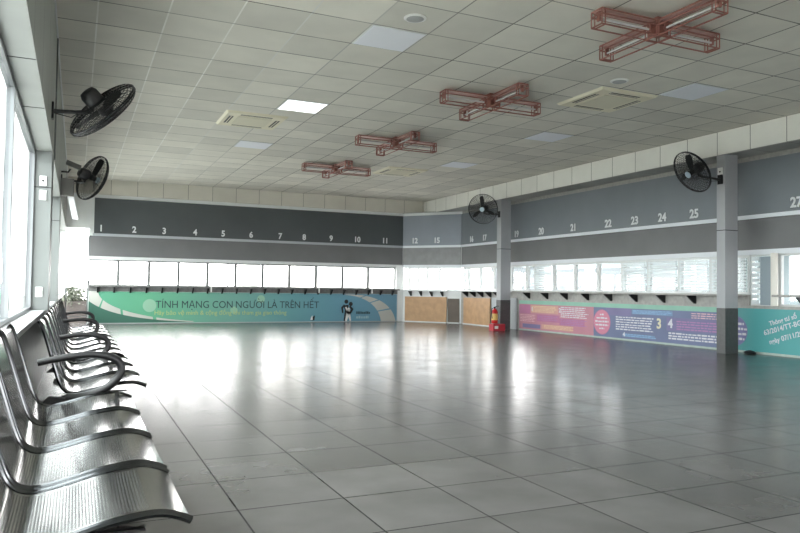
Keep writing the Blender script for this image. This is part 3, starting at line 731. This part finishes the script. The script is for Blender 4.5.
# ------------------------------------------------------------------ ceiling fittings
def cage_arm(parent, ax, L, w, h, m):
    """open box of thin bars along unit vector ax, hung under the ceiling, origin at its centre top"""
    a = Vector(ax); s = Vector((-a.y, a.x, 0)); r = .006; mb = MB()
    def bar(p, q): mb.tube([p, q], .0085, 4)
    for sg in (-1, 1):
        for z in (0, -h*.33, -h): bar(a*(-L/2)+s*sg*w/2+Z*z, a*(L/2)+s*sg*w/2+Z*z)
    for q in (-L/2, -L/2+.04, -.09, .09, L/2-.04, L/2):
        for sg in (-1, 1): bar(a*q+s*sg*w/2, a*q+s*sg*w/2-Z*h)
        for z in (0, -h): bar(a*q-s*w/2+Z*z, a*q+s*w/2+Z*z)
    for q in (-L/2, L/2): bar(a*q-s*w/2-Z*h*.33, a*q+s*w/2-Z*h*.33)
    return mb.build('cage_frame', m, parent)
def cross_lamp(x, y, label):
    t = thing('cross_lamp', label, 'ceiling lamp', (x, y, 3.665), 0, 'copper cross lamps')
    L, w, h = 1.53, .15, .15
    for ax in ((1, 0, 0), (0, 1, 0)):
        a = Vector(ax); s = Vector((-a.y, a.x, 0))
        cage_arm(t, ax, L, w, h, COPPER)
        MB().obox(-a*(L/2-.01)-s*(w/2-.008)-Z*.006, a*(L-.02), s*(w-.016), Z*.004).build('reflector', COPPERP, t)
        for sg in (-1, 1):
            MB().tube([a*sg*.12-Z*.075, a*sg*(L/2-.03)-Z*.075], .012, 12).build('fluorescent_tube', TUBE, t, (0, 0, 0), SM)
            MB().obox(a*sg*(L/2-.035)-s*.02-Z*.1, a*sg*.02, s*.04, Z*.09).build('lamp_holder', COPPER, t)
            MB().obox(a*sg*.10-s*.02-Z*.1, a*sg*.02, s*.04, Z*.09).build('lamp_holder', COPPER, t)
    MB().box(-.06, .06, -.06, .06, -.12, 0).build('centre_block', COPPER, t)
    MB().box(-.06, .06, -.06, .06, 0, H-3.665).build('ceiling_mount', COPPER, t)
    return t
cross_lamp(5.19, 5.25, 'nearest and largest copper cross lamp on the ceiling')
cross_lamp(5.18, 8.32, 'second nearest copper cross lamp on the ceiling')
cross_lamp(5.17, 11.48, 'third copper cross lamp, left of a beige air conditioner')
cross_lamp(5.14, 14.60, 'farthest and smallest copper cross lamp')

def cassette(x, y, label, s=.98):
    t = thing('ceiling_air_conditioner', label, 'air conditioner', (x, y, H), 0, 'beige ceiling cassettes')
    h = s/2
    mb = MB(); o1 = [(-h, -h, -.001), (h, -h, -.001), (h, h, -.001), (-h, h, -.001)]; q = h-.03
    o2 = [(-q, -q, -.03), (q, -q, -.03), (q, q, -.03), (-q, q, -.03)]; c_ = .29; o3 = [(-c_, -c_, -.03), (c_, -c_, -.03), (c_, c_, -.03), (-c_, c_, -.03)]
    vs = o1+o2+o3; fs = [(i, (i+1) % 4, 4+(i+1) % 4, 4+i) for i in range(4)]+[(4+i, 4+(i+1) % 4, 8+(i+1) % 4, 8+i) for i in range(4)]+[(3, 2, 1, 0), (8, 9, 10, 11)]
    mb.add(vs, fs); mb.build('panel', BEIGE, t)
    MB().box(-.27, .27, -.27, .27, -.038, -.03).build('intake_grille', BEIGED, t, bevel=.003)
    for k in range(4):
        an = k*math.pi/2; ca, sa = round(math.cos(an)), round(math.sin(an))
        def rt(px, py, pz): return (px*ca-py*sa, px*sa+py*ca, pz)
        p = [rt(-.25, .335, -.0315), rt(.25, .335, -.0315), rt(.25, .405, -.0315), rt(-.25, .405, -.0315)]
        sl = MB().prism(p, (0, 0, -.001)).build('air_slot', mat('slot_dark', (.05, .05, .045), .6), t)
        MB().prism([rt(-.25, .362, -.033), rt(.25, .362, -.033), rt(.25, .376, -.033), rt(-.25, .376, -.033)], (0, 0, -.003)).build('vane', BEIGE, sl)
cassette(2.53, 11.38, 'beige ceiling air conditioner left of the lit white panel')
cassette(6.73, 14.75, 'smallest beige ceiling air conditioner behind the third cross lamp')
cassette(6.75, 7.80, 'large beige ceiling air conditioner right of the second cross lamp')
def lamp_panel(x, y, label, lit=False):
    t = thing('ceiling_light_panel', label, 'light panel', (x, y, H), 0, 'square ceiling light panels')
    MB().box(-.31, .31, -.31, .31, -.006, 0).build('frame', PALU, t)
    m_ = mat('lit_diffuser', (.85, .88, .92), .5, emit=(.95, .98, 1), es=.55) if lit else mat('unlit_diffuser', (.84, .86, .92), .35)
    MB().box(-.295, .295, -.295, .295, -.009, -.006).build('diffuser', m_, t)
T_ = .642; gx = lambda i: .773+T_*i; gy = lambda j: 7.2789+T_*j
lamp_panel(gx(3.5), gy(4.5), 'bright lit ceiling panel beside the left air conditioner', True)
lamp_panel(gx(3.5), gy(9.5), 'small far ceiling light panel behind the left air conditioner')
lamp_panel(gx(3.5), gy(-.5), 'large unlit ceiling light panel next to a round speaker near the top edge')
lamp_panel(gx(10.5), gy(-.5), 'unlit ceiling light panel right of the large air conditioner')
lamp_panel(gx(10.5), gy(4.5), 'unlit ceiling light panel between the right beam and second cross lamp')
lamp_panel(gx(10.5), gy(9.5), 'unlit far ceiling light panel near the far column fan')
for x, y, l in ((3.02, 6.30, 'round grille speaker in the ceiling nearest the top edge'), (6.29, 7.02, 'round grille speaker in the ceiling beside the large air conditioner')):
    t = thing('ceiling_speaker', l, 'speaker', (x, y, H), 0, 'round ceiling speakers')
    MB().lathe([(.115, 0), (.115, -.008), (.10, -.014)], n=32).build('rim', SOCK, t, (0, 0, 0), SM)
    MB().lathe([(.088, -.0145), (.08, -.018)], n=32).build('grille', mat('speaker_grille', (.42, .43, .43), .5, bump=.5, bscale=400), t, (0, 0, 0), SM)

# ------------------------------------------------------------------ benches
def perforated():
    m = bpy.data.materials.new('perforated_steel'); m.use_nodes = True; n = m.node_tree.nodes; L = m.node_tree.links; b = n['Principled BSDF']
    uv = n.new('ShaderNodeUVMap'); uv.uv_map = 'uv'; sp = n.new('ShaderNodeSeparateXYZ'); L.new(uv.outputs[0], sp.inputs[0])
    def M(op, a, b_=None):
        q = n.new('ShaderNodeMath'); q.operation = op
        for i, s_ in enumerate((a, b_)):
            if s_ is None: continue
            if isinstance(s_, (int, float)): q.inputs[i].default_value = s_
            else: L.new(s_, q.inputs[i])
        return q.outputs[0]
    P = .008
    iu = M('DIVIDE', sp.outputs[0], P); row = M('FLOOR', iu); par = M('MODULO', row, 2); off = M('MULTIPLY', par, .5)
    iv = M('ADD', M('DIVIDE', sp.outputs[1], P*1.15), off)
    fu = M('SUBTRACT', M('FRACT', iu), .5); fv = M('MULTIPLY', M('SUBTRACT', M('FRACT', iv), .5), 1.15)
    dd = M('SQRT', M('ADD', M('MULTIPLY', fu, fu), M('MULTIPLY', fv, fv)))
    hole = M('LESS_THAN', dd, .33)
    z1 = M('MULTIPLY', M('GREATER_THAN', sp.outputs[0], .10), M('LESS_THAN', sp.outputs[0], .80))
    z2 = M('MULTIPLY', M('GREATER_THAN', sp.outputs[1], .035), M('LESS_THAN', sp.outputs[1], .44))
    hole = M('MULTIPLY', hole, M('MULTIPLY', z1, z2))
    mx = n.new('ShaderNodeMix'); mx.data_type = 'RGBA'; L.new(hole, mx.inputs[0]); mx.inputs[6].default_value = (.21, .21, .207, 1); mx.inputs[7].default_value = (.02, .02, .02, 1)
    L.new(mx.outputs[2], b.inputs['Base Color'])
    L.new(M('SUBTRACT', 1, hole), b.inputs['Metallic'])
    tc = n.new('ShaderNodeTexCoord'); ns = n.new('ShaderNodeTexNoise'); ns.inputs['Scale'].default_value = 3; ns.inputs['Detail'].default_value = 2; L.new(tc.outputs['Object'], ns.inputs[0])
    mr = n.new('ShaderNodeMapRange'); mr.inputs[1].default_value = .3; mr.inputs[2].default_value = .7; mr.inputs[3].default_value = .13; mr.inputs[4].default_value = .17
    L.new(ns.outputs[0], mr.inputs[0]); L.new(M('ADD', mr.outputs[0], M('MULTIPLY', hole, .5)), b.inputs['Roughness'])
    return m
PERF = perforated()
PROF = [(0, .424), (-.03, .438), (-.07, .449), (-.12, .448), (-.19, .438), (-.27, .418), (-.33, .404), (-.375, .399), (-.41, .408), (-.438, .435), (-.458, .48),
        (-.482, .56), (-.505, .64), (-.525, .71), (-.543, .765), (-.553, .79), (-.565, .802)]
def smooth_prof(P, k=3):
    out = []
    for i in range(len(P)-1):
        p0, p1, p2, p3 = P[max(i-1, 0)], P[i], P[i+1], P[min(i+2, len(P)-1)]
        for j in range(k):
            t_ = j/k
            out.append(tuple(.5*((2*b)+(-a+c)*t_+(2*a-5*b+4*c-e)*t_*t_+(-a+3*b-3*c+e)*t_**3) for a, b, c, e in zip(p0, p1, p2, p3)))
    return out+[P[-1]]
PS = smooth_prof(PROF)
W_ = .475
def seat_mesh():
    vs = []; us = []; s = 0
    for i, (x, z) in enumerate(PS):
        if i: s += math.hypot(x-PS[i-1][0], z-PS[i-1][1])
        a = PS[max(i-1, 0)]; b = PS[min(i+1, len(PS)-1)]; tx, tz = b[0]-a[0], b[1]-a[1]; l = math.hypot(tx, tz); nx, nz = tz/l, -tx/l
        for j in range(9):
            y = -W_/2+W_*j/8; sag = -.006*(1-(2*j/8-1)**2)
            vs.append((x-nx*sag*(-1 if nz < 0 else 1)*0, y, z+sag)); us.append((s, y+W_/2))
    n = len(vs); m = len(PS)
    vs += [(x, y, z-.003) for x, y, z in vs]; us += us
    fs = []
    for i in range(m-1):
        for j in range(8):
            q = i*9+j; fs.append((q, q+1, q+10, q+9)); fs.append((n+q, n+q+9, n+q+10, n+q+1))
    for j in range(8): fs.append((j, n+j, n+j+1, j+1)); q = (m-1)*9+j; fs.append((q, q+1, n+q+1, n+q))
    for i in range(m-1): fs.append((i*9, i*9+9, n+i*9+9, n+i*9)); q = i*9+8; fs.append((q, n+q, n+q+9, q+9))
    me = bpy.data.meshes.new('seat_shell'); me.from_pydata(vs, [], fs)
    uvl = me.uv_layers.new(name='uv')
    for lp in me.loops: uvl.data[lp.index].uv = us[lp.vertex_index]
    me.materials.append(PERF); me.polygons.foreach_set('use_smooth', [True]*len(me.polygons)); me.set_sharp_from_angle(angle=SM)
    return me
SEAT = seat_mesh()
def edge_mesh(y):
    mb = MB().tube([(x, y, z-.004) for x, z in PS], .0105, 8); return mb
_e = [edge_mesh(s*(W_/2+.004)) for s in (-1, 1)]
def bench(label, xf, y0, n, pitch, arms=(), legs=(), zoff=0):
    t = thing('perforated_bench', label, 'bench', (xf, y0, 0), 0, 'perforated steel waiting benches')
    for k in range(n):
        yc = (k+.5)*pitch
        o = bpy.data.objects.new('seat_shell', SEAT); COL.objects.link(o); o.parent = t; o.location = (0, yc, zoff)
        for e_ in _e: 
            c_ = MB(); c_.v = e_.v; c_.f = e_.f
            c_.build('edge_tube', DSTEEL, o, (0, 0, 0), SM)
        MB().box(-.02, .02, -W_/2, W_/2, .803+zoff*0, .806).build('top_edge', DSTEEL, o, (-.555, 0, 0)) if False else None
    L = n*pitch
    MB().box(-.30, -.22, .05, L-.05, .325, .385).build('seat_rail', BLACKM, t, bevel=.006)
    for k in range(n):
        for q in (.1, -.1): MB().box(-.36, -.10, (k+.5)*pitch+q*1.6-.012, (k+.5)*pitch+q*1.6+.012, .385, .391).build('seat_support', BLACKM, t)
    for y in legs:
        lg = MB(); yy = y
        lg.prism([(-.29, yy-.02, .33), (-.23, yy-.02, .33), (-.23, yy-.02, .12), (.02, yy-.02, .03), (.03, yy-.02, 0), (-.05, yy-.02, 0), (-.25, yy-.02, .05), (-.50, yy-.02, 0), (-.56, yy-.02, 0), (-.55, yy-.02, .03), (-.29, yy-.02, .13)], (0, .04, 0))
        lg.build('leg', BLACK, t)
        MB().lathe([(.02, 0), (.025, .012)], (-.01, yy, 0), n=12).build('foot_cap', BLACKM, t)
    for y in arms:
        a = MB()
        top = bez((-.56, .575), (-.45, .60), (-.33, .62), (-.27, .612), 8)
        fr = bez((-.27, .612), (-.10, .60), (-.11, .50), (-.21, .43), 10)
        bk = bez((-.21, .43), (-.28, .385), (-.36, .375), (-.42, .385), 6)
        pts = top+fr[1:]+bk[1:]
        a.tube([(x, y, z) for x, z in pts], [.019]*len(top)+[.023]*(len(pts)-len(top)), 10)
        a.build('armrest', BLACK, t, (0, 0, 0), SM)
        MB().prism([(-.57, y-.02, .33), (-.50, y-.02, .395), (-.30, y-.02, .36), (-.30, y-.02, .33)], (0, .04, 0)).build('arm_bracket', BLACK, t)
    return t
bench('nearest perforated steel bench of four seats without armrests by the left window', .275, 1.795, 4, .537, legs=(.5, 1.7))
bench('steel bench between the nearest bench and the third, with two black loop armrests', .385, 4.30, 3, .56, arms=(-.03, 1.70), legs=(.15, 1.55))
bench('third steel bench from the camera along the left wall', .375, 6.16, 4, .56, legs=(.4, 1.9))
bench('farthest steel bench by the left wall near the back banner', .375, 8.62, 4, .55, arms=(-.03, 2.22), legs=(.4, 1.8))

# ------------------------------------------------------------------ rail frame and shrub in the end doorway
t = thing('rail_frame', 'thin grey metal frame standing in the end doorway left of the green banner', 'frame', (.02, YB+.0, 0))
MB().box(-.25, -.222, -.015, .015, 0, 1.1).build('post', DALU, t); MB().box(.242, .27, -.015, .015, 0, 1.1).build('post', DALU, t)
MB().box(-.222, .242, -.015, .015, 1.072, 1.1).build('top_rail', DALU, t); MB().box(-.222, .242, -.012, .012, .18, .2).build('bottom_rail', DALU, t)
MB().box(-.222, .242, -.003, .003, .2, 1.072).build('glass_pane', GLASS, t)
t = thing('planter_shrub', 'grey-green shrub in a low brown planter outside the end doorway', 'shrub', (.0, 20.9, 0))
MB().box(-.6, .45, -.25, .25, -.2, .55).build('planter', mat('planter_brown', (.035, .03, .027), .7), t)
lf = MB()
for k in range(1400):
    an = random.uniform(0, 2*math.pi); r = abs(random.gauss(0, .22)); z = random.uniform(.52, .95)-r*.25
    p = Vector((r*math.cos(an)*1.6-.08, r*math.sin(an)*.8, z)); a = Vector((random.gauss(0, 1), random.gauss(0, 1), random.gauss(0, 1))).normalized()*.045
    b = a.cross(Vector((random.gauss(0, 1), random.gauss(0, 1), random.gauss(0, 1)))).normalized()*.022
    lf.add([p-a, p+b, p+a, p-b], [(0, 1, 2, 3)])
lf.build('foliage', mat('shrub_leaf', (.07, .085, .06), .6, var=.3), t)
MB().tube([(0, 0, .5), (-.03, 0, .8)], .02).build('stem', mat('bark', (.15, .1, .07), .8), t)
